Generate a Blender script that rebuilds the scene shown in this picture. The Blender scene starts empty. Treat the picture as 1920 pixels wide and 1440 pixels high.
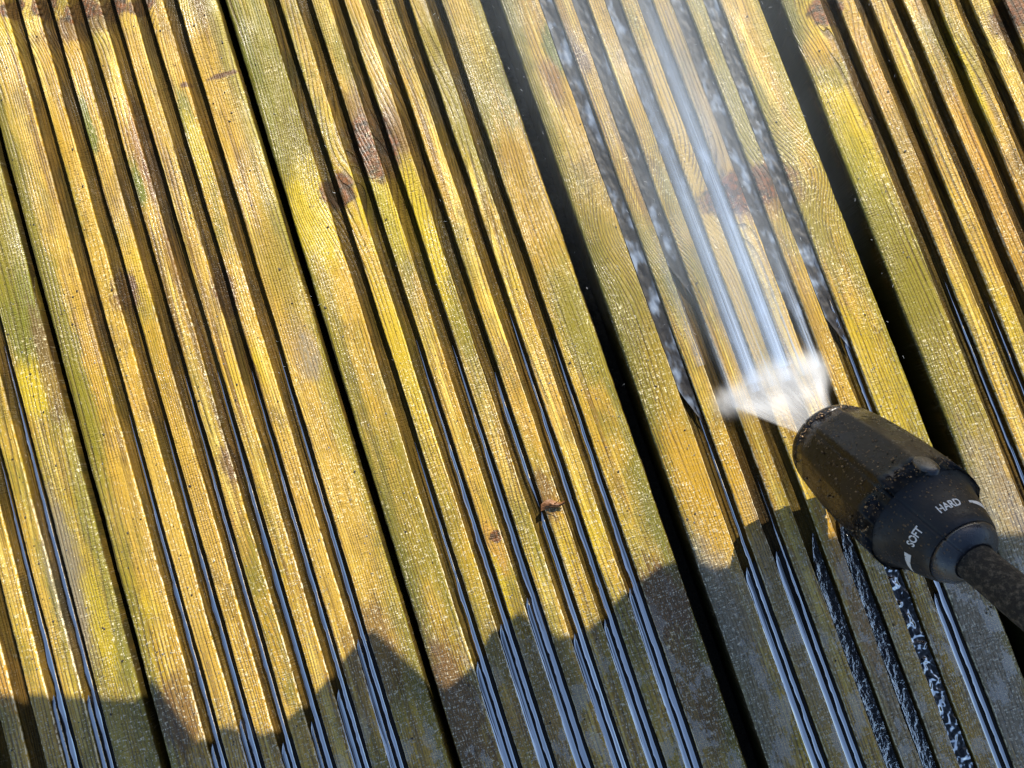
import bpy, bmesh, math, random
from mathutils import Vector, Matrix, Quaternion, noise as mnoise
random.seed(7)
S = bpy.context.scene
C = S.collection
MM = 0.001

# ------------------------------------------------------------------ camera, sky, sun, exposure
CAM_M = Matrix(((0.94909703, 0.31477579, -0.01144658),
                (-0.31413075, 0.94322855, -0.10789704),
                (-0.02316663, 0.10600048, 0.99409617)))
CAM_P = Vector((0.01079, 0.0, 0.35129))
FPX = 1442.0
cd = bpy.data.cameras.new('camera')
cam = bpy.data.objects.new('camera', cd)
C.objects.link(cam)
cam.matrix_world = Matrix.Translation(CAM_P) @ CAM_M.to_4x4()
cd.sensor_fit = 'HORIZONTAL'
cd.sensor_width = 36.0
cd.lens = FPX * 36.0 / 1920.0
cd.clip_start = 0.01
cd.clip_end = 200.0
S.camera = cam

SUN_AZ, SUN_EL = math.radians(50.0), math.radians(32.0)
SUN = Vector((math.cos(SUN_EL) * math.cos(SUN_AZ), math.cos(SUN_EL) * math.sin(SUN_AZ), math.sin(SUN_EL)))
w = bpy.data.worlds.new('World')
S.world = w
w.use_nodes = True
wn = w.node_tree
sky = wn.nodes.new('ShaderNodeTexSky')
sky.sky_type = 'NISHITA'
sky.sun_disc = False
sky.sun_elevation = SUN_EL
sky.sun_rotation = math.pi / 2 - SUN_AZ
sky.air_density = 1.0
sky.dust_density = 1.0
sky.ozone_density = 1.5
wn.links.new(sky.outputs[0], wn.nodes['Background'].inputs[0])
wn.nodes['Background'].inputs[1].default_value = 0.074
ld = bpy.data.lights.new('sun', 'SUN')
ld.energy = 5.0
ld.angle = math.radians(0.3)
ld.color = (1.0, 0.93, 0.82)
sun = bpy.data.objects.new('sun', ld)
C.objects.link(sun)
sun.rotation_euler = SUN.to_track_quat('Z', 'Y').to_euler()
sun.location = (1, 1, 2)
S.view_settings.view_transform = 'Standard'
S.view_settings.look = 'None'
S.view_settings.exposure = 1.16
S.view_settings.gamma = 1.0
S.cycles.max_bounces = 8
S.cycles.transparent_max_bounces = 24
S.cycles.volume_bounces = 3
S.cycles.caustics_reflective = False
S.cycles.caustics_refractive = False
S.cycles.sample_clamp_indirect = 4.0
S.cycles.use_denoising = True


def at(x, y, h=0.0):
    """photo position -> point of the place at height h (metres)"""
    d = CAM_M @ Vector(((x - 960) / FPX, -(y - 720) / FPX, -1.0))
    t = (h - CAM_P.z) / d.z
    return CAM_P + d * t


def at_depth(x, y, z):
    return CAM_P + CAM_M @ Vector(((x - 960) / FPX * z, -(y - 720) / FPX * z, -z))


# ------------------------------------------------------------------ node helpers
class NT:
    def __init__(s, name):
        s.m = bpy.data.materials.new(name)
        s.m.use_nodes = True
        s.t = s.m.node_tree
        s.t.nodes.clear()
        s.out = s.n('ShaderNodeOutputMaterial')

    def n(s, typ, **kw):
        nd = s.t.nodes.new(typ)
        for k, v in kw.items():
            setattr(nd, k, v)
        return nd

    def put(s, sock, v):
        if v is None:
            return
        if isinstance(v, bpy.types.NodeSocket):
            s.t.links.new(v, sock)
        else:
            if sock.type == 'RGBA' and len(v) == 3:
                v = (*v, 1.0)
            sock.default_value = v

    def math(s, op, a, b=None, c=None, clamp=False):
        nd = s.n('ShaderNodeMath', operation=op, use_clamp=clamp)
        s.put(nd.inputs[0], a)
        s.put(nd.inputs[1], b)
        s.put(nd.inputs[2], c)
        return nd.outputs[0]

    def add(s, a, b): return s.math('ADD', a, b)
    def sub(s, a, b): return s.math('SUBTRACT', a, b)
    def mul(s, a, b): return s.math('MULTIPLY', a, b)

    def vec(s, op, a, b=None):
        nd = s.n('ShaderNodeVectorMath', operation=op)
        s.put(nd.inputs[0], a)
        if b is not None:
            s.put(nd.inputs[1], b)
        return nd.outputs[0]

    def sep(s, v):
        nd = s.n('ShaderNodeSeparateXYZ')
        s.put(nd.inputs[0], v)
        return nd.outputs

    def comb(s, x, y, z=0.0):
        nd = s.n('ShaderNodeCombineXYZ')
        for i, q in enumerate((x, y, z)):
            s.put(nd.inputs[i], q)
        return nd.outputs[0]

    def noise(s, v, scale, detail=2.0, rough=0.5, off=(0, 0, 0), dist=0.0):
        q = s.vec('MULTIPLY', v, scale if isinstance(scale, tuple) else (scale,) * 3)
        if any(off):
            q = s.vec('ADD', q, off)
        nd = s.n('ShaderNodeTexNoise')
        s.put(nd.inputs['Vector'], q)
        nd.inputs['Scale'].default_value = 1.0
        nd.inputs['Detail'].default_value = detail
        nd.inputs['Roughness'].default_value = rough
        nd.inputs['Distortion'].default_value = dist
        return nd.outputs[0]

    def smooth(s, x, lo, hi, a=0.0, b=1.0):
        nd = s.n('ShaderNodeMapRange', interpolation_type='SMOOTHSTEP')
        s.put(nd.inputs[0], x)
        for i, q in enumerate((lo, hi, a, b)):
            s.put(nd.inputs[i + 1], q)
        return nd.outputs[0]

    def mix(s, f, a, b, blend='MIX'):
        nd = s.n('ShaderNodeMix', data_type='RGBA', blend_type=blend)
        s.put(nd.inputs[0], f)
        s.put(nd.inputs[6], a)
        s.put(nd.inputs[7], b)
        return nd.outputs[2]

    def mixs(s, f, a, b):
        nd = s.n('ShaderNodeMixShader')
        s.put(nd.inputs[0], f)
        s.t.links.new(a, nd.inputs[1])
        s.t.links.new(b, nd.inputs[2])
        return nd.outputs[0]

    def bump(s, h, strength, dist, normal=None):
        nd = s.n('ShaderNodeBump')
        nd.inputs['Strength'].default_value = strength
        nd.inputs['Distance'].default_value = dist
        s.put(nd.inputs['Height'], h)
        s.put(nd.inputs['Normal'], normal)
        return nd.outputs[0]

    def principled(s, **kw):
        nd = s.n('ShaderNodeBsdfPrincipled')
        for k, v in kw.items():
            s.put(nd.inputs[k.replace('_', ' ')], v)
        return nd.outputs[0]

    def surface(s, sh):
        s.t.links.new(sh, s.out.inputs['Surface'])
        return s.m

    def obj(s): return s.n('ShaderNodeTexCoord').outputs['Object']
    def uv(s): return s.n('ShaderNodeTexCoord').outputs['UV']


# ------------------------------------------------------------------ mesh helpers
def link(name, bm, mat, parent=None, smooth=True, loc=None):
    me = bpy.data.meshes.new(name)
    bm.normal_update()
    bm.to_mesh(me)
    bm.free()
    for p in me.polygons:
        p.use_smooth = smooth
    if mat:
        me.materials.append(mat)
    o = bpy.data.objects.new(name, me)
    C.objects.link(o)
    if parent:
        o.parent = parent
    if loc:
        o.location = loc
    return o


def tag(o, label=None, cat=None, group=None, kind=None):
    for k, v in (('label', label), ('category', cat), ('group', group), ('kind', kind)):
        if v:
            o[k] = v
    return o


def grid(bm, rows, uvs=None, close=False):
    """rows: list of lists of points, same length"""
    vs = [[bm.verts.new(p) for p in r] for r in rows]
    lay = bm.loops.layers.uv.verify() if uvs else None
    n = len(rows[0])
    for i in range(len(rows) - 1):
        for j in range(n if close else n - 1):
            k = (j + 1) % n
            f = bm.faces.new((vs[i][j], vs[i][k], vs[i + 1][k], vs[i + 1][j]))
            if uvs:
                for lp, (a, b) in zip(f.loops, ((i, j), (i, k), (i + 1, k), (i + 1, j))):
                    lp[lay].uv = uvs[a][b]
    return vs


# ------------------------------------------------------------------ the boards
BU = {-1: -490.3, 0: -367.7, 1: -245.12, 2: -122.52, 3: 0.0, 4: 127.07, 5: 254.94, 6: 382.5, 7: 510.0}   # board centres (mm)
HALF, PITCH, GW, GD, THICK = 59.7, 15.0, 3.75, 3.0, 26.0
Y0 = -420.0


def gu(b, g):
    return BU[b] + (g - 2.5) * PITCH


def local(b, x, y):
    p = at(x, y)
    return (p.x - BU[b] * MM, p.y)


OCHRE, TAN, OLIVE, GREEN, BROWN, RED, YELLOW, DARK, GREY, ORANGE = (
    (0.40, 0.235, 0.014), (0.47, 0.30, 0.040), (0.185, 0.155, 0.008), (0.115, 0.13, 0.006), (0.10, 0.045, 0.014),
    (0.16, 0.05, 0.016), (0.46, 0.34, 0.008), (0.02, 0.012, 0.006), (0.20, 0.17, 0.12), (0.42, 0.20, 0.022))


def wood(name, seed, b, olive=0.5, yellow=0.4, dirt=0.4, freq=640.0, sheen=0.5, knots=(), patches=()):
    """knots: (px, py, ru mm, rv mm); patches: (px, py, ru, rv, colour, strength)"""
    t = NT(name)
    P = t.obj()
    u, v, z = t.sep(P)
    off = (seed * 3.17, seed * 7.71, 0.0)
    P2 = t.comb(u, v, 0.0)
    uw = t.add(u, t.mul(t.sub(t.noise(P2, (18, 4, 1), 2, .5, off), 0.5), 0.012))
    km_all = None
    for (kx, ky, ru, rv) in knots:
        ku, kv = local(b, kx, ky)
        du = t.mul(t.sub(u, ku), 1 / (ru * MM))
        dv = t.mul(t.sub(v, kv), 1 / (rv * MM))
        d2 = t.add(t.mul(du, du), t.mul(dv, dv))
        g = t.math('POWER', 2.718, t.mul(d2, -0.22))
        uw = t.sub(uw, t.mul(t.mul(t.sub(u, ku), g), 0.6))
        rr = t.math('SQRT', d2)
        rr = t.add(rr, t.mul(t.sub(t.noise(P2, 220, 3, .6, off), .5), 0.9))
        km = t.smooth(rr, 1.15, 0.8)
        km_all = km if km_all is None else t.math('MAXIMUM', km_all, km)
    # growth rings run along the board
    ph = t.add(t.mul(uw, freq), t.mul(t.noise(P2, (32, 1.6, 1), 3, .5, off), 13.0))
    fr = t.math('FRACT', ph)
    line = t.mul(t.smooth(fr, 0.40, 0.85), t.smooth(fr, 1.0, 0.93))
    line = t.mul(line, t.smooth(t.noise(P2, (260, 22, 1), 3, .6, off), 0.30, 0.55))
    line = t.mul(line, t.smooth(t.noise(P2, (55, 9, 1), 4, .65, (off[0] + 17, 0, 0)), .30, .62, .30, 1.0))
    fib = t.noise(P2, (1500, 28, 1), 3, .6, off)
    tick = t.noise(P2, (300, 1500, 1), 2, .6, off)
    fine = t.noise(P2, (1700, 420, 1), 3, .65, off)
    lad = t.math('ADD', t.smooth(t.noise(P2, (45, 18, 1), 3, .6, (off[0] + 81, 2, 0)), .44, .60), t.smooth(v, .06, -.10, 0, .45), clamp=True)
    lad = t.math('ADD', lad, .35 if b == 5 else 0.0, clamp=True)
    nol = t.add(t.noise(P2, (34, 10, 1), 5, .62, (off[0] + 11, off[1] + 3, 0)), t.mul(t.sub(fine, .5), .22))
    # colour: broad tone, long streaks, stains, algae
    c = t.mix(t.smooth(t.noise(P2, (60, 8, 1), 4, .6, off), .36, .64), OCHRE, TAN)
    c = t.mix(t.mul(t.smooth(t.noise(P2, (30, 14, 1), 4, .6, (off[0] + 5, off[1], 0)), .60 - .18 * yellow, .72), .75), c, YELLOW)
    nr = t.noise(P2, (48, 11, 1), 4, .6, (off[0] + 31, off[1] + 14, 0))
    c = t.mix(t.mul(t.smooth(nr, .56, .70), .35), c, ORANGE)
    pale = t.smooth(t.noise(P2, (210, 5, 1), 3, .6, (off[0] + 71, 5, 0)), .54, .66)
    c = t.mix(t.mul(pale, .75), c, (.72, .53, .11))
    streak = t.smooth(t.noise(P2, (280, 5, 1), 4, .6, (off[0] + 61, 3, 0)), .53, .66)
    c = t.mix(t.mul(streak, .80), c, (.10, .046, .007))
    blot = t.smooth(t.noise(P2, (110, 30, 1), 6, .7, (off[0] + 41, 7, 0)), .49, .38)
    c = t.mix(t.mul(blot, .74), c, t.mix(.3, (.11, .07, .012), c))
    c = t.mix(t.mul(t.smooth(nol, .62 - .24 * olive, .72 - .12 * olive), .85), c, OLIVE)
    c = t.mix(t.mul(t.smooth(nol, .72 - .16 * olive, .84 - .16 * olive), .6), c, GREEN)
    nd = t.add(t.noise(P2, (60, 7, 1), 5, .65, (off[0] + 21, off[1] + 9, 0)), t.mul(t.sub(tick, .5), .18))
    c = t.mix(t.mul(t.smooth(nd, .68 - .16 * dirt, .80 - .1 * dirt), .85), c, BROWN)
    au = t.math('ABSOLUTE', u)
    eo = t.mul(t.smooth(t.add(au, t.mul(t.sub(t.noise(P2, (120, 20, 1), 4, .6), .5), .020)), .048, .058), .85)
    c = t.mix(eo, c, t.mix(t.smooth(nol, .4, .6), (.22, .185, .012), (.10, .10, .010)))
    for (px, py, ru, rv, col, st) in patches:
        ku, kv = local(b, px, py)
        du = t.mul(t.sub(u, ku), 1 / (ru * MM))
        dv = t.mul(t.sub(v, kv), 1 / (rv * MM))
        d = t.math('SQRT', t.add(t.mul(du, du), t.mul(dv, dv)))
        d = t.add(d, t.mul(t.sub(t.noise(P2, (150, 60, 1), 5, .7, (px, py, 0)), .5), 1.6))
        d = t.add(d, t.add(t.mul(t.sub(fine, .5), 1.0), t.mul(t.sub(fib, .5), 1.0)))
        c = t.mix(t.mul(t.smooth(d, 1.25, 0.6), min(1.0, st * 1.2)), c, col)
    if km_all is not None:
        kc = t.mix(t.smooth(t.noise(P2, 420, 3, .6, off), .35, .65), (.19, .06, .014), (.07, .03, .010))
        kc = t.mix(t.smooth(t.noise(P2, 260, 4, .7, (3, 3, 0)), .46, .60), kc, DARK)
        c = t.mix(t.mul(km_all, .95), c, kc)
    c = t.mix(t.mul(line, .88), c, t.mix(.10, (.050, .026, .006), c))
    c = t.mix(t.smooth(fib, .30, .46, .50, 0.0), c, t.mix(.3, (.09, .045, .010), c))
    c = t.mix(t.mul(t.smooth(tick, .36, .46, .62, 0.0), t.add(.12, t.mul(lad, .88))), c, t.mix(.3, (.09, .05, .010), c))
    sparkle = t.mul(t.smooth(t.add(t.mul(fine, .6), t.mul(tick, .4)), .54, .62), t.smooth(t.add(t.noise(P2, (60, 22, 1), 3, .6, (off[0] + 51, 7, 0)), t.smooth(v, .10, -.10, -.04, .12)), .42, .62))
    c = t.mix(t.mul(sparkle, .72), c, (.86, .76, .48))  # wet sparkle put in as pale flecks of colour
    rim_sparkle = t.mul(t.mul(t.smooth(z, -.0012, -.0004), t.smooth(z, -.00003, -.0002)), t.smooth(au, .0455, .0435))
    c = t.mix(t.mul(t.mul(rim_sparkle, t.smooth(fine, .40, .56)), t.smooth(v, .12, -.04, .25, .9)), c, (.82, .72, .48))  # sparkle along the lit strip edges, painted into the colour
    # small black specks
    vo = t.n('ShaderNodeTexVoronoi', feature='F1')
    t.put(vo.inputs['Vector'], t.vec('ADD', t.vec('MULTIPLY', P2, (150, 150, 1)), off))
    vo.inputs['Scale'].default_value = 1.0
    spk = t.mul(t.smooth(vo.outputs['Distance'], .08, .05), t.smooth(t.noise(P2, 30, 2, .5, (9, 2, 0)), .45, .55))
    c = t.mix(t.mul(spk, .8), c, DARK)
    # algae and silt kept in the grooves and on the sides
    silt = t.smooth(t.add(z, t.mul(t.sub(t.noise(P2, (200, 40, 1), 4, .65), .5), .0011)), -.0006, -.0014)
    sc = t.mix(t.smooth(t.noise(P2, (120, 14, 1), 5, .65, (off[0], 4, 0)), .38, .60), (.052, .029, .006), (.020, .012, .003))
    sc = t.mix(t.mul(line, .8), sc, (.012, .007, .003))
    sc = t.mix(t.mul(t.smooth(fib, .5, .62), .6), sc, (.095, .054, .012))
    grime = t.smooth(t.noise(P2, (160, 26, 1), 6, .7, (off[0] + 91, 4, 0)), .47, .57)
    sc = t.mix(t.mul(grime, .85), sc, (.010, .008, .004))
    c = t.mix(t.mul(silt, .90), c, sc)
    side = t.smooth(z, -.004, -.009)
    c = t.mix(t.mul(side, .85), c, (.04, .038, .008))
    # relief
    h = t.add(t.mul(line, -.8), t.mul(fib, .5))
    h = t.add(h, t.mul(t.mul(tick, t.add(.10, t.mul(lad, .9))), .8))
    h = t.add(h, t.mul(fine, .6))
    nrm = t.bump(h, .95, .00060)
    # standing film of water on the low end
    pool = t.noise(P2, (90, 48, 1), 8, .72, (off[0] + 2, off[1] + 6, 0))
    low = t.smooth(v, -.035, -.12)
    film = t.mul(t.smooth(t.add(pool, t.mul(low, .05)), .590, .597), low)
    film = t.mul(film, t.smooth(z, -.0006, -.0001))
    wetn = t.noise(P2, (50, 20, 1), 4, .6, (off[0] + 8, 1, 0))
    kd = t.sub(1.0, t.mul(km_all, .8)) if km_all is not None else 1.0
    wet = t.math('MULTIPLY', t.smooth(t.add(wetn, t.smooth(v, .22, -.08, -.10, .10)), .36, .58), t.mul(t.sub(1.0, t.mul(silt, .8)), kd), clamp=True)
    glint = t.noise(P2, (900, 420, 1), 3, .6, (off[0] + 15, 0, 0))
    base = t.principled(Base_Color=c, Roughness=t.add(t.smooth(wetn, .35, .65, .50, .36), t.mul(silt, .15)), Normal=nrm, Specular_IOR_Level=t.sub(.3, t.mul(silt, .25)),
                        Coat_Weight=t.mul(wet, sheen * 1.7), Coat_Roughness=.20, Coat_IOR=1.45,
                        Coat_Normal=t.bump(t.add(glint, t.mul(line, -.35)), 1.0, .00085))
    fb = t.n('ShaderNodeBsdfGlossy')
    fb.inputs['Roughness'].default_value = .16
    t.put(fb.inputs['Normal'], t.bump(t.add(fine, t.mul(line, -.5)), .12, .0004))
    fb.inputs['Color'].default_value = (1, .86, .72, 1)
    dew = t.mul(t.mul(t.smooth(t.add(t.mul(tick, .45), t.mul(fine, .55)), .515, .575), t.smooth(v, .03, -.10)), t.smooth(z, -.002, -.0003))
    return t.surface(t.mixs(t.math('MAXIMUM', t.mul(film, .40), t.mul(dew, .34)), base, fb.outputs[0]))


def profile():
    """half-open outline of a board's cross-section, clockwise from the lower side: (u, z) in mm"""
    pts = [(-HALF + 1.5, -THICK), (-HALF, -THICK + 1.5), (-HALF, -14), (-HALF, -5), (-HALF + .1, -3), (-HALF + .4, -1.5), (-HALF + 1.0, -.6), (-HALF + 1.9, -.16), (-HALF + 4.4, 0.0)]
    e = -HALF + 4.4
    for g in range(6):
        c = (g - 2.5) * PITCH
        nxt = c - GW - .5
        n = 5 if g == 0 else 3
        for k in range(1, n):
            pts.append((e + (nxt - e) * k / n, 0.0))
        half = [(GW + .5, 0.0), (GW + .18, -.05), (GW, -.25), (GW - .16, -.9), (GW - .35, -1.8), (GW - .8, -GD + .3), (GW - 1.6, -GD), (.7, -GD - .06)]
        pts += [(c - a, z) for a, z in half] + [(c + a, z) for a, z in reversed(half)]
        e = c + GW + .5
    nxt = HALF - 4.4
    for k in range(1, 5):
        pts.append((e + (nxt - e) * k / 5, 0.0))
    return pts + [(-a, z) for a, z in reversed(pts[:8])]


PROF = profile()


def board_mesh(seed, coarse=False):
    bm = bmesh.new()
    rows = []
    ys = [-900 + 12 * i for i in range(57)] + [-226 + 1.55 * i for i in range(365)] + [342 + 12 * i for i in range(56)]
    if coarse:
        ys = [-900 + 12 * i for i in range(160)]
    for y in ys:
        r = []
        for (a, z) in PROF:
            j = mnoise.noise((a * .10 + seed * 9, y * .035, seed)) * .40 + mnoise.noise((a * .35, y * .22, seed + 4)) * .10 + mnoise.noise((a * .8, y * .45, seed + 14)) * .20
            k = mnoise.noise((a * .06, y * .02, seed * 5 + 2)) * .10 + mnoise.noise((a * .5, y * .16, seed + 8)) * .05
            if z < -6:
                j *= .3
            r.append(((a + j) * MM, y * MM, (z + k) * MM))
        rows.append(r)
    grid(bm, rows, close=True)
    bm.faces.new([v for v in bm.verts[:len(PROF)]]) if bm.verts.ensure_lookup_table() is None else None
    bm.verts.ensure_lookup_table()
    bm.faces.new(list(reversed(bm.verts[-len(PROF):])))
    return bm


BOARDS = {
    1: dict(seed=1, olive=1.0, yellow=.5, dirt=.55, freq=600, label='olive green grooved decking board with only two of its grooves in view', patches=[
        (30, 520, 22, 40, OLIVE, .7), (75, 640, 14, 40, GREEN, .5), (70, 730, 10, 14, YELLOW, .8), (90, 690, 5, 30, BROWN, .6), (170, 930, 6, 40, OLIVE, .7),
        (125, 1090, 9, 45, GREY, .65), (60, 1130, 8, 40, TAN, .7), (15, 1290, 8, 12, ORANGE, .5), (185, 1160, 5, 30, YELLOW, .5)]),
    2: dict(seed=2, olive=.42, yellow=.45, dirt=.85, freq=680, label='golden grooved decking board with a row of dark knots across its top end',
            knots=[(22, 14, 7, 5), (82, 12, 7, 6), (150, 18, 9, 7), (210, 14, 8, 6), (262, 8, 7, 5)], patches=[
        (265, 270, 6, 26, RED, .5), (290, 330, 5, 26, BROWN, .45), (165, 235, 3, 18, GREEN, .8), (352, 225, 4, 20, GREEN, .7), (258, 345, 3, 14, GREEN, .8),
        (375, 290, 4, 20, YELLOW, .7), (235, 545, 7, 13, BROWN, .85), (420, 545, 6, 15, BROWN, .85), (330, 490, 4, 20, BROWN, .6), (570, 650, 8, 16, GREY, .75), (600, 610, 5, 25, OLIVE, .8),
        (110, 620, 8, 60, OLIVE, .85), (150, 760, 7, 40, OLIVE, .8), (470, 690, 3, 20, BROWN, .7), (140, 50, 22, 8, BROWN, .6), (420, 140, 9, 1.6, BROWN, .95), (348, 158, 3, 1.6, BROWN, .9),
        (310, 1040, 12, 60, TAN, .6), (430, 870, 5, 10, BROWN, .7), (640, 990, 14, 60, TAN, .5), (515, 560, 16, 40, OCHRE, .5), (530, 500, 10, 30, OLIVE, .4),
        (330, 1340, 10, 18, BROWN, .65), (700, 1220, 12, 24, BROWN, .55)]),
    3: dict(seed=3, olive=.75, yellow=.75, dirt=.6, freq=620, label='yellow green grooved decking board with two round brown knots',
            knots=[(634, 356, 9, 9), (700, 275, 12, 18), (930, 1005, 3, 3)], patches=[
        (520, 150, 16, 70, GREEN, .55), (560, 260, 10, 40, OLIVE, .7), (600, 400, 16, 26, YELLOW, .85), (720, 390, 14, 30, YELLOW, .9), (790, 430, 8, 40, YELLOW, .8), (735, 460, 6, 40, GREEN, .35),
        (690, 240, 10, 26, BROWN, .55), (740, 250, 8, 16, BROWN, .6), (690, 560, 8, 60, OCHRE, .5), (860, 160, 16, 50, OLIVE, .6), (960, 290, 8, 8, BROWN, .5), (1000, 380, 12, 50, OCHRE, .6),
        (1080, 620, 8, 30, OLIVE, .7), (1060, 560, 10, 30, OLIVE, .5), (760, 700, 8, 60, YELLOW, .45), (930, 1030, 5, 12, ORANGE, .5), (940, 1130, 5, 20, YELLOW, .8), (1080, 1190, 5, 22, TAN, .8),
        (800, 960, 12, 60, OLIVE, .5), (860, 1330, 10, 40, BROWN, .7), (1010, 1290, 20, 40, BROWN, .35), (1240, 1130, 14, 22, BROWN, .75), (1300, 1290, 10, 30, BROWN, .6), (1020, 930, 5, 14, BROWN, .6)]),
    4: dict(seed=4, olive=.55, yellow=.35, dirt=.4, freq=660, label='grooved decking board being washed under the white jet of water',
            knots=[(1400, 355, 24, 10)], patches=[
        (1040, 90, 5, 14, GREEN, .8), (1035, 150, 4, 12, RED, .45), (1235, 60, 6, 60, TAN, .9), (1255, 170, 6, 40, TAN, .8), (1290, 320, 7, 40, TAN, .8), (1350, 480, 7, 40, TAN, .8), (1380, 600, 8, 30, TAN, .7),
        (1090, 110, 4, 8, BROWN, .7), (1320, 200, 8, 50, GREY, .5), (1400, 200, 10, 70, OLIVE, .8), (1490, 370, 12, 60, OLIVE, .7), (1560, 620, 10, 50, OCHRE, .5), (1640, 720, 12, 40, YELLOW, .5),
        (1420, 360, 22, 14, RED, .45), (1190, 600, 12, 70, OLIVE, .55), (1310, 930, 10, 40, OCHRE, .7), (1400, 960, 8, 40, OCHRE, .7), (1360, 1130, 12, 25, GREY, .55), (1380, 1250, 12, 60, GREY, .55),
        (1690, 1330, 12, 60, GREY, .5), (1850, 1250, 14, 60, GREY, .8), (1420, 920, 5, 40, RED, .4), (1500, 1180, 10, 60, GREY, .4), (1600, 1110, 7, 40, ORANGE, .35)]),
    5: dict(seed=5, olive=.65, yellow=.85, dirt=.6, freq=520, label='orange brown grooved decking board with a mossy yellow edge beside the widest gap',
            knots=[(1548, 20, 9, 8), (1900, 20, 10, 8)], patches=[
        (1600, 260, 10, 50, YELLOW, .7), (1640, 420, 12, 50, GREEN, .5), (1690, 500, 10, 40, OLIVE, .7), (1560, 130, 10, 10, OLIVE, .7), (1540, 100, 10, 8, ORANGE, .28), (1810, 150, 5, 40, YELLOW, .9),
        (1680, 250, 10, 70, ORANGE, .28), (1830, 330, 14, 60, ORANGE, .28), (1770, 640, 14, 60, OLIVE, .6), (1620, 180, 5, 16, DARK, .6), (1900, 430, 14, 60, ORANGE, .28), (1890, 40, 12, 10, BROWN, .7),
        (1900, 1010, 14, 50, GREY, .6)]),
}
for b, k in BOARDS.items():
    k = dict(k)
    lab = k.pop('label')
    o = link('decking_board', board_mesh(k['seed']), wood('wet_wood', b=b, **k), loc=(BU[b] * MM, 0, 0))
    tag(o, lab, 'decking board', 'wet grooved decking boards')
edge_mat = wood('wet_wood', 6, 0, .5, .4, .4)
for b in (-1, 0, 6, 7):
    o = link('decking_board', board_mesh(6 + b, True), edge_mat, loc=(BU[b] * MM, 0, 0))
    tag(o, 'wet golden grooved decking board lying outermost on the deck', 'decking board', 'outermost decking boards')

# soil under the deck
t = NT('damp_soil')
P = t.obj()
t.surface(t.principled(Base_Color=t.mix(t.noise(P, 40, 4), (.010, .008, .005), (.022, .018, .010)), Roughness=.9, Normal=t.bump(t.noise(P, 120, 4), .6, .01)))
bm = bmesh.new()
bmesh.ops.create_grid(bm, x_segments=8, y_segments=8, size=40)
tag(link('ground', bm, t.m, loc=(0, 0, -.0265)), 'dark damp soil under the deck seen as black gaps', 'ground', kind='structure')


# ------------------------------------------------------------------ water in the grooves
def water_mat(name, refl, tint, rough=.04, bump=None, veil=0.0):
    t = NT(name)
    P = t.obj()
    nrm = bump(t, P) if bump else None
    tr = t.n('ShaderNodeBsdfTransparent')
    tr.inputs[0].default_value = (*tint, 1)
    gl = t.n('ShaderNodeBsdfGlossy')
    gl.inputs['Roughness'].default_value = rough
    gl.inputs['Color'].default_value = (1, .98, .98, 1)
    t.put(gl.inputs['Normal'], nrm)
    lw = t.n('ShaderNodeFresnel')
    lw.inputs['IOR'].default_value = refl
    t.put(lw.inputs['Normal'], nrm)
    return t.surface(t.mixs(lw.outputs[0], tr.outputs[0], gl.outputs[0]))


def choppy(t, P):
    a = t.noise(P, (260, 120, 100), 2, .5, dist=.5)
    b = t.noise(P, (600, 420, 100), 2, .5)
    return t.bump(t.add(a, t.mul(b, .16)), .8, .0030)


def calm(t, P):
    return t.bump(t.add(t.noise(P, (240, 9, 100), 2, .5), t.mul(t.noise(P, (300, 90, 100), 2, .5), .25)), .35, .0006)


M_BAND = water_mat('calm_groove_water', 5.0, (.30, .28, .26), bump=calm)
M_FILM = water_mat('groove_water_film', 3.4, (.20, .19, .18), bump=calm)
def ripple(t, P):
    return t.bump(t.noise(P, (700, 420, 100), 3, .55), .8, .0012)


M_CHOP = water_mat('choppy_groove_water', 1.42, (.03, .026, .022), rough=.10, bump=ripple)
M_BEAD = water_mat('beaded_groove_water', 1.62, (.02, .018, .016), rough=.05)
t = NT('shade_black_water')
M_SHADE_BLACK = t.surface(t.principled(Base_Color=(.012, .010, .008), Roughness=.12, IOR=1.33, Normal=calm(t, t.obj())))  # near-black colour stands in for shade and dark reflections


def v_at(b, g, py):
    """board coordinate (mm) where groove g of board b crosses photo row py"""
    lo, hi = -600.0, 600.0
    for _ in range(50):
        m = (lo + hi) / 2
        p = CAM_M.transposed() @ (Vector((gu(b, g) * MM, m * MM, -.002)) - CAM_P)
        y = 720 - FPX * p.y / -p.z
        if y > py:
            lo = m
        else:
            hi = m
    return lo


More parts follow.
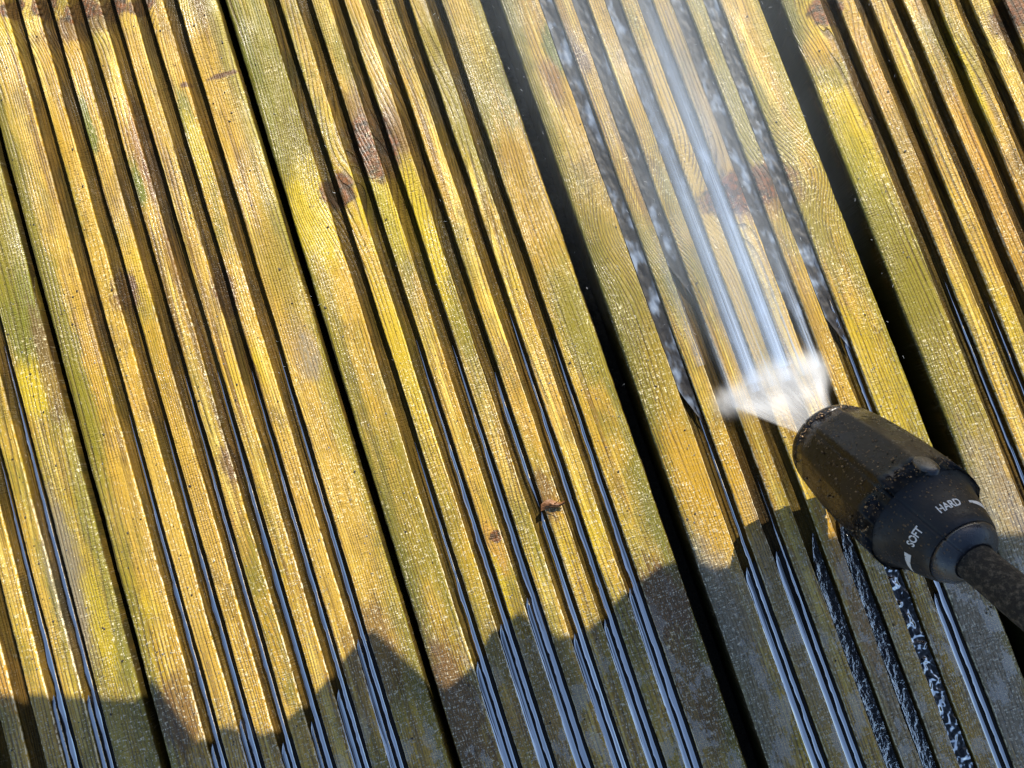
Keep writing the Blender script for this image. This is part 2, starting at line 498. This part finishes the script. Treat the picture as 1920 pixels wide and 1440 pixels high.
def ribbon(bm, b, g, ya, yb, a0, a1, zc, crown, wob=.35, grow=18.0, nseg=9, chop=0.0, seed=0, big=False):
    """water surface in groove g from row ya down to row yb, across a0..a1 mm of the groove"""
    va, vb = v_at(b, g, ya), (v_at(b, g, yb) if yb else Y0 + 2)
    n = max(4, int(abs(va - vb) / (.5 if big else 1.0 if chop else 2.0)))
    rows = []
    c = gu(b, g)
    for i in range(n + 1):
        v = va + (vb - va) * i / n
        f = min(1.0, (va - v) / grow) ** .75
        if yb:
            f = min(f, max(0.02, (v - vb) / grow)) if v - vb < grow else f
        w0 = a0 + wob * mnoise.noise((v * .10, g * 7 + b * 3, seed)) + wob * .5 * mnoise.noise((v * .35, g * 7 + b * 3, seed + 2))
        w1 = a1 + wob * .3 * mnoise.noise((v * .12, g * 5 + b, seed + 9))
        m = w1 - (w1 - a0) * .0
        if grow > 100:
            f *= 1 - .5 * max(0.0, min(1.0, (mnoise.noise((v * .05, seed, 5)) - .12) * 5)) * (1 if v > -60 else .3)
        w0 = m + (w0 - m) * max(.04, f)
        r = []
        for j in range(nseg + 1):
            q = j / nseg
            a = w0 + (w1 - w0) * q
            z = zc + crown * (4 * (q - .5) ** 2) * (1 if crown > 0 else 1)
            if chop:
                if big:
                    z += chop * (1.5 * max(-.15, mnoise.noise((a * .16, v * .20, seed)) + .55 * mnoise.noise((a * .4, v * .38, seed + 7))) + .22 * mnoise.noise((a * .8, v * .8, seed + 3)))
                else:
                    z += chop * (mnoise.noise((a * .45, v * .22, seed)) + .6 * mnoise.noise((a * .9, v * .55, seed + 3)))
            r.append(((c + a) * MM, v * MM, z * MM))
        rows.append(r)
    grid(bm, rows)


# right-hand bands start high up the board, left-hand ones only at the low end
BANDS = {(1, 4): (860, 1300), (1, 5): (640, 1300), (2, 0): (770, 1392), (2, 1): (780, 1345), (2, 2): (700, 1390), (2, 3): (690, 1350), (2, 4): (690, 1290), (2, 5): (650, 1195),
         (3, 0): (830, 1238), (3, 1): (640, 1168), (3, 2): (650, 1118), (3, 3): (700, 1185), (3, 4): (590, 1158), (3, 5): (640, 1100), (4, 0): (740, 1062), (4, 1): (900, 1032), (4, 5): (470, 1110),
         (5, 0): (520, 1000), (5, 1): (560, 1100), (5, 2): (620, 1200)}
bm = bmesh.new()
bf, bd = bmesh.new(), bmesh.new()
rw = random.Random(21)
for (b, g), (yr, yl) in BANDS.items():
    s = b * 10 + g
    if (b, g) == (3, 3):
        ribbon(bm, b, g, yr, 953, .1, 1.6, -1.4, .35, seed=s)
        ribbon(bm, b, g, 962, None, .1, 1.8, -1.4, .35, seed=s, grow=6)
    elif b == 5:
        ribbon(bm, b, g, yr, None, .8, 1.9, -1.4, .3, wob=.4, seed=s, grow=60)
    else:
        ribbon(bm, b, g, yr, None, .1 + rw.uniform(-.3, .3), 1.75 + rw.uniform(-.2, .2), -1.35, .24, seed=s, grow=95, wob=.6)
    ribbon(bd, b, g, yl - 6, None, -3.3, 3.3, -1.62, .05, wob=.1, seed=s + 50, grow=4)
    k1 = rw.uniform(-.45, .1)
    ribbon(bf, b, g, yl, None, -3.15, -1.2 + k1, -1.35, .22, wob=.3, seed=s + 100, grow=5)
for (b, g), (yr, yl) in BANDS.items():
    if b not in (2, 3, 4):
        continue
    va, vb = v_at(b, g, yl + 25), Y0 + 2
    n = int(abs(va - vb) / 1.5)
    rows = []
    for i in range(n + 1):
        v = va + (vb - va) * i / n
        q = min(1.0, (va - v) / 45.0)
        k = (.12 + .75 * q) * (.75 + .5 * mnoise.noise((v * .09, g * 4, b)))
        rows.append([((gu(b, g) - 3.75 + k * p) * MM, v * MM, (-.35 - .85 * k * p + .25 * k * p * p) * MM) for p in (0, .25, .5, .75, 1)])
    grid(bm, rows)
water = tag(link('water', bm, M_BAND), 'still blue reflecting water lying in the board grooves', 'water', kind='structure')
tag(link('water', bd, M_SHADE_BLACK), 'groove water painted black for the shade and dark reflections in it', 'water', kind='structure')
tag(link('water', bf, M_FILM), 'grey blue water filling the grooves of the shaded end', 'water', kind='structure')
t = NT('highlit_groove_water')
P = t.obj()
nrm = choppy(t, P)
f1 = t.add(t.mul(t.noise(P, (190, 85, 100), 2, .5), .84), t.mul(t.noise(P, (600, 260, 100), 2, .5), .16))
f2 = t.noise(P, (40, 22, 10), 2, .5)
foam_hilite = t.mul(t.smooth(t.add(f1, t.mul(t.sub(f2, .5), .35)), .50, .72), .58)  # blue-grey sky highlights on the rough water, put in as diffuse patches
wat = t.principled(Base_Color=(.018, .017, .018), Roughness=.55, IOR=1.33)
fo = t.principled(Base_Color=(.26, .34, .47), Roughness=.6)
M_FOAM_HILITE = t.surface(t.mixs(foam_hilite, wat, fo))
bm = bmesh.new()
for (b, g, ya, yb, ch) in [(4, 0, -60, 800, .35), (4, 1, -60, 560, .35), (4, 2, -60, 705, .2), (4, 3, -60, 690, .2), (4, 4, -60, 640, .35), (4, 5, -60, 660, .4)]:
    ribbon(bm, b, g, ya, yb, -3.2, 2.6, -1.3, .35, wob=.2, nseg=14, chop=ch, seed=b * 10 + g)
tag(link('water', bm, M_FOAM_HILITE), 'dark aerated water with painted sky highlights racing in the grooves beyond the jet', 'water', kind='structure')
bm = bmesh.new()
for (b, g, ya, yb, ch) in [(4, 2, 1000, None, .5), (4, 3, 960, None, .5)]:
    ribbon(bm, b, g, ya, yb, -3.2, 2.0, -1.3, .35, wob=.2, nseg=14, chop=ch, seed=b * 10 + g, big=(g == 4))
bb = bmesh.new()
ribbon(bb, 4, 4, 930, None, -3.3, 2.5, -1.7, .1, wob=.2, nseg=20, chop=1.0, seed=44, big=True)
tag(link('water', bb, M_BEAD), 'dark beaded water bubbling along one groove below the nozzle', 'water', kind='structure')
tag(link('water', bm, M_CHOP), 'choppy dark water running in the grooves below the nozzle', 'water', kind='structure')

# ------------------------------------------------------------------ the lance
T = at_depth(1552, 824, .325)
E_ = at_depth(1820, 1047, .257)
AX = (E_ - T).normalized()
LEN = (E_ - T).length
to_cam = (CAM_P - (T + E_) / 2)
N0 = (to_cam - AX * to_cam.dot(AX)).normalized()     # towards the viewer's side of the lance
B0 = AX.cross(N0)                                     # completes the frame


def on_axis(s, r, th):
    """point s mm along the nozzle from its mouth, radius r mm, angle th (0 = upper side)"""
    return T + AX * (s * MM) + (N0 * math.cos(th) + B0 * math.sin(th)) * (r * MM)


def lathe(bm, prof, n=128, facets=0, seam=None, facet_amt=.0, rough=0.0):
    rows = []
    for (s, r, fa) in prof:
        row = []
        for j in range(n):
            th = 2 * math.pi * j / n
            rr = r
            if facets and fa:
                ph = (th + .05) % (2 * math.pi / facets) - math.pi / facets
                rr = r * ((1 - fa) + fa * math.cos(math.pi / facets) / math.cos(ph) * 1.02)
            if rough:
                rr += rough * mnoise.noise((s * .4, math.cos(th) * 8, math.sin(th) * 8))
            if seam is not None and abs((th - seam + math.pi) % (2 * math.pi) - math.pi) < math.pi / n * 1.01 and fa is not None:
                rr -= .7
            row.append(on_axis(s, rr, th))
        rows.append(row)
    grid(bm, rows, close=True)


def plastic(name, base, dirt_amt, rough=.38, spec=.5):
    t = NT(name)
    P = t.obj()
    n1 = t.noise(P, 90, 5, .65)
    n2 = t.noise(P, 420, 3, .6)
    c = t.mix(t.mul(t.smooth(n1, .42, .68), dirt_amt), base, (.013, .009, .005))
    vo = t.n('ShaderNodeTexVoronoi', feature='F1')
    t.put(vo.inputs['Vector'], t.vec('MULTIPLY', P, (620,) * 3))
    vo.inputs['Scale'].default_value = 1.0
    spk = t.mul(t.smooth(vo.outputs['Distance'], .30, .18), t.smooth(n1, .42, .56))
    c = t.mix(t.mul(spk, dirt_amt), c, (.26, .16, .075))
    h = t.add(t.mul(n2, .5), t.mul(spk, 1.2))
    return t.surface(t.principled(Base_Color=c, Roughness=t.smooth(n1, .3, .7, rough - .08, rough + .25), Specular_IOR_Level=spec, Normal=t.bump(h, .6, .0006)))


M_BODY = plastic('black_plastic', (.0022, .0022, .0036), .36, .22, .34)
M_RING = plastic('black_ring_plastic', (.007, .007, .009), .4, .42)
M_CONE = plastic('smooth_dark_plastic', (.014, .017, .026), .25, .30, .9)
t = NT('white_print')
t.surface(t.principled(Base_Color=t.mix(t.smooth(t.noise(t.obj(), 900, 3), .3, .45), (.35, .33, .30), (.80, .80, .80)), Roughness=.5))
M_PRINT = t.m
t = NT('scuffed_black_hose')
P = t.obj()
n = t.noise(P, 520, 6, .75)
t.surface(t.principled(Base_Color=t.mix(t.smooth(n, .45, .72), (.012, .011, .010), (.13, .11, .085)), Roughness=.8, Normal=t.bump(n, .7, .0012)))
M_TUBE = t.m

lance = bpy.data.objects.new('pressure_washer_lance', None)
lance.empty_display_size = .02
C.objects.link(lance)
tag(lance, 'muddy black pressure washer lance with a thick adjustable nozzle held over the boards', 'pressure washer lance')
SEAM = math.radians(3)
LE = LEN / MM
RING0 = LE - 22.5
RING1 = LE - 3.5
bm = bmesh.new()
lathe(bm, [(6, 9.5, 0), (1.0, 11, 0), (-.8, 14.6, 0), (-.6, 16.2, .2), (.6, 17.2, .3), (4.2, 18.4, .3), (4.6, 17.9, .3), (5.4, 17.9, .3), (5.8, 18.8, .9), (12, 19.9, 1), (20, 20.9, 1), (29, 21.8, 1), (38, 22.3, .95), (48, 22.4, .85), (58, 22.2, .6), (RING0 - 5, 21.6, .25), (RING0 - 1.4, 21.0, 0), (RING0 - .6, 20.4, 0), (RING0, 19.6, 0)],
      n=160, facets=10, seam=SEAM, rough=.18)
link('nozzle_body', bm, M_BODY, lance)


def ring_r(q):
    return 20.4 - (q - RING0) * .36


bm = bmesh.new()
lathe(bm, [(RING0 - .4, 18.6, 0), (RING0 - .3, 20.8, 0), (RING0 + .3, 21.5, 0), (RING0 + 1.0, 21.4, 0), (RING0 + 1.6, ring_r(RING0 + 1.6), 0), (RING0 + 8, ring_r(RING0 + 8), 0), (RING1 - 3, ring_r(RING1 - 3), 0), (RING1 - .8, ring_r(RING1 - .8) - .1, 0), (RING1, ring_r(RING1) - .7, 0)], n=160, seam=SEAM)
ring = link('adjusting_ring', bm, M_RING, lance)
bm = bmesh.new()
r1 = ring_r(RING1) - .8
lathe(bm, [(RING1 - .1, r1 - 1.5, 0), (RING1 + .1, r1, 0), (RING1 + 1.2, r1 - .3, 0), (RING1 + 2.6, r1 - 1.2, 0), (RING1 + 4.2, r1 - 3.0, 0), (RING1 + 5.2, r1 - 5.0, 0), (RING1 + 5.4, r1 - 6.2, 0), (RING1 + 4.6, 7.8, 0), (RING1 + 2.0, 7.0, 0)], n=128, seam=SEAM)
link('end_cone', bm, M_CONE, lance)
bm = bmesh.new()
lathe(bm, [(LE - 6 + i * 3.0, 6.7, None) for i in range(230)] + [(LE + 684, .05, None)], n=48, rough=.22)
link('tube', bm, M_TUBE, lance)
# raised oval button on the upper flank
bm = bmesh.new()
TB, SB = math.radians(-42), 54.0
rows = []
for k, (q, hgt) in enumerate(((1.0, -.8), (.98, .5), (.85, .9), (.6, 1.3), (.02, 1.4))):
    row = []
    for j in range(32):
        a = 2 * math.pi * j / 32
        row.append(on_axis(SB + 5.2 * q * math.cos(a), 21.9 + hgt, TB + 3.8 * q * math.sin(a) / 22))
    rows.append(row)
grid(bm, rows, close=True)
link('button', bm, M_CONE, lance)
# mud spattered over the shell
t = NT('mud')
t.surface(t.principled(Base_Color=t.mix(t.smooth(t.noise(t.obj(), 700, 2), .35, .65), (.05, .028, .012), (.34, .22, .11)), Roughness=.6))
bm = bmesh.new()
rm = random.Random(5)
for i in range(620):
    th = rm.gauss(0, 1.0)
    q = rm.random()
    sp = rm.choice((3 + 2.5 * rm.random(), RING0 - 6 * rm.random(), 4 + q * (RING0 - 4), 4 + q * (RING0 - 4), 30 + 40 * q))
    if sp > RING0:
        rr = ring_r(sp)
    else:
        pr = [(.6, 17.2), (4.2, 18.3), (12, 19.9), (20, 20.9), (29, 21.8), (48, 22.4), (58, 22.2), (RING0, 21.0)]
        rr = next((a[1] + (b_[1] - a[1]) * (sp - a[0]) / (b_[0] - a[0]) for a, b_ in zip(pr, pr[1:]) if a[0] <= sp <= b_[0]), 18.0)
    k = rm.choice((.12, .14, .16, .2, .26, .36)) * MM
    d = bmesh.ops.create_icosphere(bm, subdivisions=1, radius=1.0, matrix=Matrix.Translation(on_axis(sp, rr - .05, th)) @ Matrix.Diagonal((k * rm.uniform(.7, 1.6), k * rm.uniform(.7, 1.6), k, 1)))
mud = link('mud_spatter', bm, t.m, lance)
mud['kind'] = 'stuff'


def print_on_ring(body, theta, size, s_base, name):
    cu = bpy.data.curves.new(name, 'FONT')
    cu.body = body
    cu.size = size
    cu.align_x = 'CENTER'
    cu.offset = .022 * size
    cu.extrude = .05
    cu.resolution_u = 4
    tmp = bpy.data.objects.new('tmp', cu)
    C.objects.link(tmp)
    dg = bpy.context.evaluated_depsgraph_get()
    me = bpy.data.meshes.new_from_object(tmp.evaluated_get(dg))
    bpy.data.objects.remove(tmp)
    bm = bmesh.new()
    bm.from_mesh(me)
    bmesh.ops.subdivide_edges(bm, edges=[e for e in bm.edges if e.calc_length() > .6], cuts=2)
    for v in bm.verts:
        r = ring_r(s_base - v.co.y) + v.co.z
        v.co = on_axis(s_base - v.co.y, r + .10, theta + TURN * v.co.x / 18.5)
    bpy.data.meshes.remove(me)
    return link(name, bm, M_PRINT, ring, smooth=False)


TURN = -1.0
print_on_ring('SOFT', math.radians(24), 3.6, RING1 - 5.2, 'lettering')
print_on_ring('HARD', math.radians(-34), 3.6, RING1 - 5.6, 'lettering')
for (tha, thb, s0, wa, wb) in ((50, 88, RING1 - 6.5, 2.4, .4), (-62, -92, RING1 - 6.5, .8, 2.4)):
    bm = bmesh.new()
    rows = []
    for i in range(25):
        q = i / 24
        th = math.radians(tha + (thb - tha) * q)
        hw = (wa + (wb - wa) * q) / 2
        rows.append([on_axis(s0 + k * hw, ring_r(s0 + k * hw) + .12, th) for k in (-1, 0, 1)])
    grid(bm, rows)
    link('wedge_mark', bm, M_PRINT, ring)

# ------------------------------------------------------------------ the jet
APEX = T + AX * (10 * MM)
IL, IR = at(1345, 755, .0005), at(1548, 692, .0005)


def spray_mat(name, dens, uscale, vscale, color=(.86, .90, .97), edge=.12, fade=None, floor=.45):
    t = NT(name)
    uv = t.uv()
    a, b, _ = t.sep(uv)
    st = t.noise(uv, (uscale, vscale, 1), 4, .6)
    ed = t.mul(t.smooth(a, 0, edge), t.smooth(a, 1, 1 - edge))
    al = t.mul(t.smooth(st, .30, .70, floor, 1.0), ed)
    if fade:
        al = t.mul(al, fade(t, a, b, uv))
    al = t.math('MULTIPLY', al, dens, clamp=True)
    df = t.n('ShaderNodeBsdfDiffuse')
    df.inputs[0].default_value = (*color, 1)
    tl = t.n('ShaderNodeBsdfTranslucent')
    tl.inputs[0].default_value = (*color, 1)
    tr = t.n('ShaderNodeBsdfTransparent')
    return t.surface(t.mixs(al, tr.outputs[0], t.mixs(.5, df.outputs[0], tl.outputs[0])))


jet = bpy.data.objects.new('water_jet', None)
jet.empty_display_size = .02
C.objects.link(jet)
tag(jet, 'white fan of pressurised water blasting from the black nozzle onto the grooves', 'water jet')


def fan_fade(t, a, b, uv):
    n = t.mul(t.sub(t.noise(uv, (22, 3, 1), 4, .65), .5), .12)
    return t.mul(t.add(t.mul(t.smooth(b, .45, .95), .50), .40), t.smooth(t.add(b, n), 1.0, .72))


M_FAN = spray_mat('fan_spray', .56, 14, 1.2, edge=.10, fade=fan_fade)
bm = bmesh.new()
for sgn in (-1, 1):
    rows, uvs = [], []
    fn = (IL - APEX).cross(IR - APEX).normalized()
    for i in range(25):
        q = .08 + .92 * i / 24
        row, uvr = [], []
        for j in range(41):
            p = j / 40
            e = IL.lerp(IR, p)
            pt = APEX.lerp(e, q) + fn * (sgn * q * 2.2 * MM * math.sin(math.pi * p) ** .5)
            row.append(pt)
            uvr.append((p, q))
        rows.append(row)
        uvs.append(uvr)
    grid(bm, rows, uvs)
link('spray_fan', bm, M_FAN, jet)

# torn white water where the fan strikes: dense soft spray hugging the strips
clumps = [(1368, 752, 10, 6, 5), (1396, 742, 8, 8, 6), (1437, 722, 10, 9, 8), (1460, 706, 7, 8, 6), (1482, 710, 6, 6, 4), (1507, 697, 11, 8, 8), (1530, 696, 6, 8, 5)]
for (x, y, ru, rv, rz) in clumps:
    t = NT('torn_white_water')
    P = t.obj()
    d = t.n('ShaderNodeVectorMath', operation='LENGTH')
    t.put(d.inputs[0], P)
    g = t.smooth(d.outputs['Value'], 1.0, .12)
    g = t.mul(t.mul(g, g), t.smooth(t.noise(P, (3.4, 1.5, 2), 5, .65, (x, y, 0)), .30, .70, .45, 1.25))
    vp = t.n('ShaderNodeVolumePrincipled')
    vp.inputs['Color'].default_value = (.95, .97, 1, 1)
    vp.inputs['Anisotropy'].default_value = .1
    t.put(vp.inputs['Density'], t.mul(g, 170.0))
    t.t.links.new(vp.outputs[0], t.out.inputs['Volume'])
    bm = bmesh.new()
    bmesh.ops.create_icosphere(bm, subdivisions=3, radius=1.0)
    o = link('splash', bm, t.m, jet, loc=at(x, y, .001))
    o.scale = (ru * MM * 1.5, rv * MM * 2.0, rz * MM * 1.3)


# foaming water driven along the grooves away from the strike
def run_fade(t, a, b, uv):
    return t.mul(t.math('POWER', t.sub(1.0, b), 1.15), t.mul(t.smooth(a, 0, .5), t.smooth(a, 1, .5)))


def runoff(g, ya, yb, a0, a1, z0, dens, tilt=0.0, b=4):
    m = spray_mat('foaming_runoff', dens * 1.15, 11 * max(1, (a1 - a0) / 7), 1.1, color=(.64, .77, .97), edge=.25, fade=run_fade, floor=.0)  # the sky's blue light is mixed into the foam colour
    bm = bmesh.new()
    va, vb = v_at(b, g, ya), v_at(b, g, yb)
    c = gu(b, g)
    for lay in range(2):
        rows, uvs = [], []
        for i in range(61):
            q = i / 60
            row, uvr = [], []
            for j in range(13):
                p = j / 12
                sp = 1 + .35 * q
                a = (a0 + a1) / 2 + (a1 - a0) * (p - .5) * (1 - .2 * lay) * sp + tilt * q
                zz = z0 + (1.1 + .5 * lay) * (1 - (2 * p - 1) ** 2)
                row.append(Vector(((c + a) * MM, (va + (vb - va) * q) * MM, zz * MM)))
                uvr.append((p, q))
            rows.append(row)
            uvs.append(uvr)
        grid(bm, rows, uvs)
    link('foaming_runoff', bm, m, jet)


runoff(3, 715, -60, -4.4, 3.9, -.7, 1.0)
runoff(2, 735, 60, -4.4, 3.9, -.7, .9)
runoff(4, 690, 430, -3.4, 3.0, -.9, .7)
runoff(1, 770, 560, 1.0, 6.0, -.2, .40)
runoff(3, 715, 300, 2.0, 12.0, .1, .42)
runoff(2, 735, 380, 2.0, 12.0, .1, .34)
runoff(3, 690, -40, -10.0, 9.0, 1.2, .45)
runoff(2, 720, 200, -10.0, 9.0, 1.2, .36)
runoff(0, 700, 420, 6.0, 13.0, .1, .25)

# ------------------------------------------------------------------ mist
t = NT('spray_mist')
P = t.obj()
c0 = at(1215, 120)
c1 = at(1400, 640)
ax = (c0 - c1)
L = ax.length
ax.normalize()
rel = t.vec('SUBTRACT', P, tuple(c1))
dt = t.n('ShaderNodeVectorMath', operation='DOT_PRODUCT')
t.put(dt.inputs[0], rel)
dt.inputs[1].default_value = ax
dt2 = t.n('ShaderNodeVectorMath', operation='DOT_PRODUCT')
t.put(dt2.inputs[0], rel)
dt2.inputs[1].default_value = Vector((-ax.y, ax.x, 0))
al = dt.outputs['Value']
ac = dt2.outputs['Value']
wd = t.add(.026, t.mul(t.math('MAXIMUM', al, 0.0), .17))
q = t.math('DIVIDE', ac, wd)
g = t.math('POWER', 2.718, t.mul(t.mul(q, q), -1.0))
g = t.mul(g, t.smooth(al, -.03, .05))
zz = t.sep(P)[2]
g = t.mul(g, t.smooth(zz, .05, .0))
g = t.mul(g, t.smooth(t.noise(P, (60, 30, 30), 3, .6), .25, .75, .5, 1.3))
vp = t.n('ShaderNodeVolumePrincipled')
vp.inputs['Color'].default_value = (.72, .84, 1, 1)
t.put(vp.inputs['Density'], t.mul(g, 10.5))
vp.inputs['Anisotropy'].default_value = .2
t.t.links.new(vp.outputs[0], t.out.inputs['Volume'])
bm = bmesh.new()
bmesh.ops.create_cube(bm, size=1.0)
for v in bm.verts:
    v.co = Vector((.10 + v.co.x * .42, .14 + v.co.y * .50, .0262 + v.co.z * .05))
tag(link('spray_mist', bm, t.m, smooth=False), 'fine pale mist drifting off the jet over the boards', 'mist', kind='stuff')


# ------------------------------------------------------------------ small things lying about
def blob(bm, c, r, sub=1, squash=1.0, j=0.0):
    m = Matrix.Translation(c) @ Matrix.Rotation(random.uniform(0, 6.28), 4, 'Z') @ Matrix.Diagonal((r * random.uniform(.7, 1.4), r * random.uniform(.7, 1.4), r * squash, 1))
    d = bmesh.ops.create_icosphere(bm, subdivisions=sub, radius=1.0, matrix=m)
    if j:
        for v in d['verts']:
            v.co += Vector([random.uniform(-j, j) for _ in range(3)]) * r


t = NT('clear_droplet')
t.surface(t.principled(Base_Color=(.95, .97, 1), Roughness=.05, IOR=1.33, Transmission_Weight=.85))
bm = bmesh.new()
rd = random.Random(11)


def on_top(p):
    """height of the deck's upper face at p, None over a groove or a gap"""
    for b, c in BU.items():
        a = p.x / MM - c
        if abs(a) < HALF - 3:
            for g in range(6):
                if abs(a - (g - 2.5) * PITCH) < GW + .9:
                    return None
            return 0.0
    return None


n = 0
while n < 900:
    x, y = rd.uniform(0, 1920), rd.uniform(0, 1440)
    wgt = .25 + (1.0 if x > 1540 else 0) + (.7 if y > 600 else 0)
    if rd.random() > wgt / 2:
        continue
    p = at(x, y)
    if on_top(p) is None:
        continue
    blob(bm, p, rd.choice((.18, .22, .3, .4)) * MM, 1, .7)
    n += 1
tag(link('water_droplets', bm, t.m), 'tiny clear beads of water sitting on the wet boards', 'droplets', kind='stuff')

bm = bmesh.new()
for i in range(420):
    if i % 3:
        p = at(rd.gauss(1300, 150), rd.uniform(-20, 640), rd.uniform(.002, .018))
    else:
        p = at(rd.uniform(500, 1700), rd.uniform(-20, 760), rd.uniform(.002, .02))
    d = Vector((rd.gauss(-.3, .5), rd.gauss(.8, .5), rd.gauss(.15, .25))).normalized() * rd.uniform(.5, 2.0) * MM
    k = rd.choice((.035, .045, .06)) * MM
    sd = d.orthogonal().normalized() * k
    s2 = d.normalized().cross(sd)
    rows = [[p + d * (q - .5) + (sd * math.cos(a) + s2 * math.sin(a)) * w_ for a in (0, 1.57, 3.14, 4.71)] for q, w_ in ((0, .2), (.3, 1), (.7, 1), (1, .2))]
    grid(bm, rows, close=True)
t = NT('white_droplet')
t.surface(t.principled(Base_Color=(.75, .8, .86), Roughness=.2, Alpha=.6))
tag(link('flying_droplets', bm, t.m), 'fine bright droplets flying off the jet above the boards', 'droplets', kind='stuff')

t = NT('dark_grit')
t.surface(t.principled(Base_Color=t.mix(t.noise(t.obj(), 300, 2), (.012, .010, .008), (.05, .035, .02)), Roughness=.6))
bm = bmesh.new()
n = 0
while n < 420:
    x, y = rd.uniform(0, 1920), rd.uniform(0, 1440)
    if x > 450 and rd.random() < .72:
        continue
    p = at(x, y)
    if on_top(p) is None:
        continue
    blob(bm, p + Vector((0, 0, .0001)), rd.choice((.16, .2, .25, .3, .5)) * MM, 1, .5, .3)
    n += 1
tag(link('grit', bm, t.m, smooth=False), 'dark specks of grit washed over the boards', 'grit', kind='stuff')

# curl of bark caught on the strip between two grooves
t = NT('bark')
t.surface(t.principled(Base_Color=t.mix(t.noise(t.obj(), 500, 4), (.05, .018, .006), (.20, .085, .022)), Roughness=.55, Normal=t.bump(t.noise(t.obj(), 900, 3), .8, .0005)))
bm = bmesh.new()
c = at(1036, 946)
rows = []
for i in range(20):
    q = i / 19
    row = []
    for j in range(9):
        k = j / 8 - .5
        x = (q - .5) * 10.5
        y = k * (3.0 + 1.4 * math.sin(q * 5)) + .8 * math.sin(q * 6)
        z = 1.0 + 1.2 * math.cos(k * 5) * math.sin(q * 3.0) + .6 * mnoise.noise((q * 9, k * 6, 1)) + (2.0 * (q - .75) * 3 if q > .75 else 0)
        row.append(c + (CAM_M @ Vector((x, y + x * .28, 0))) * MM + Vector((0, 0, z * MM)))
    rows.append(row)
grid(bm, rows)
for s in (0, 1):
    rows = []
    for i in range(12):
        q = i / 11
        px, py = (1040 + 16 * q, 944 - 8 * q - 8 * q * q) if s else (1030 + 28 * q, 950 - 3 * q + 6 * q * q)
        p = at(px, py, (.0022 + .0012 * q))
        rows.append([p + Vector((math.cos(a), math.sin(a) * .6, math.sin(a))) * (.32 if s else .2) * MM * (1.1 - q) for a in [k * math.pi / 3 for k in range(6)]])
    grid(bm, rows, close=True)
tag(link('bark_curl', bm, t.m), 'reddish brown curl of bark caught across a strip between two water-filled grooves', 'bark')

# ------------------------------------------------------------------ unseen slab added to cast the shade, its edge cut to the shade's outline
EDGE = [(-420, 1300), (-200, 1310), (60, 1300), (255, 1312), (285, 1272), (370, 1390), (420, 1360), (500, 1375), (545, 1343), (600, 1290), (668, 1207), (700, 1180), (790, 1262), (837, 1290), (890, 1248),
        (920, 1185), (975, 1147), (1050, 1195), (1110, 1175), (1170, 1112), (1240, 1060), (1290, 1040), (1340, 1065), (1400, 1052), (1440, 1060), (1510, 1010), (1600, 1000), (2000, 1000), (2350, 960), (3600, 900), (4600, 1000)]
BH = .25


def up_sun(p, h):
    return Vector((p.x, p.y, 0)) + Vector((SUN.x, SUN.y, 0)) / SUN.z * h + Vector((0, 0, h))


front = [up_sun(at(x, y), BH) for x, y in EDGE]
back = [up_sun(at(x, y), BH) for x, y in ((-420, 1750), (4600, 1750))]
shade_blocker = bpy.data.objects.new('shade_blocker', None)
C.objects.link(shade_blocker)
cb = (front[0] + front[-1] + back[0] + back[1]) / 4
shade_blocker.location = (cb.x, cb.y, 0)
tag(shade_blocker, 'added slab out of view with an edge cut to cast the shade', 'shade_blocker')
t = NT('blocker_oak')
P = t.obj()
t.surface(t.principled(Base_Color=t.mix(t.noise(P, (8, 60, 8), 4, .6), (.10, .06, .03), (.20, .13, .07)), Roughness=.6))
bm = bmesh.new()
ol = [p - shade_blocker.location for p in front + [back[1], back[0]]]
lo = [bm.verts.new(p) for p in ol]
hi = [bm.verts.new(p + Vector((0, 0, .03))) for p in ol]
bm.faces.new(hi)
bm.faces.new(list(reversed(lo)))
for i in range(len(ol)):
    k = (i + 1) % len(ol)
    bm.faces.new((lo[i], lo[k], hi[k], hi[i]))
bmesh.ops.recalc_face_normals(bm, faces=bm.faces)
link('blocker_slab', bm, t.m, shade_blocker, smooth=False)
for (x, y) in ((2500, 1080), (2500, 1560), (4450, 1120), (4450, 1620)):
    p = up_sun(at(x, y), BH) - shade_blocker.location
    bm = bmesh.new()
    rows = []
    for (z, hw) in ((-.026, .020), (.0, .021), (.15, .024), (BH - .002, .030)):
        rows.append([Vector((p.x + sx * hw, p.y + sy * hw, z)) for sx, sy in ((-1, -1), (1, -1), (1, 1), (-1, 1))])
    grid(bm, rows, close=True)
    bmesh.ops.recalc_face_normals(bm, faces=bm.faces)
    link('blocker_leg', bm, t.m, shade_blocker, smooth=False)
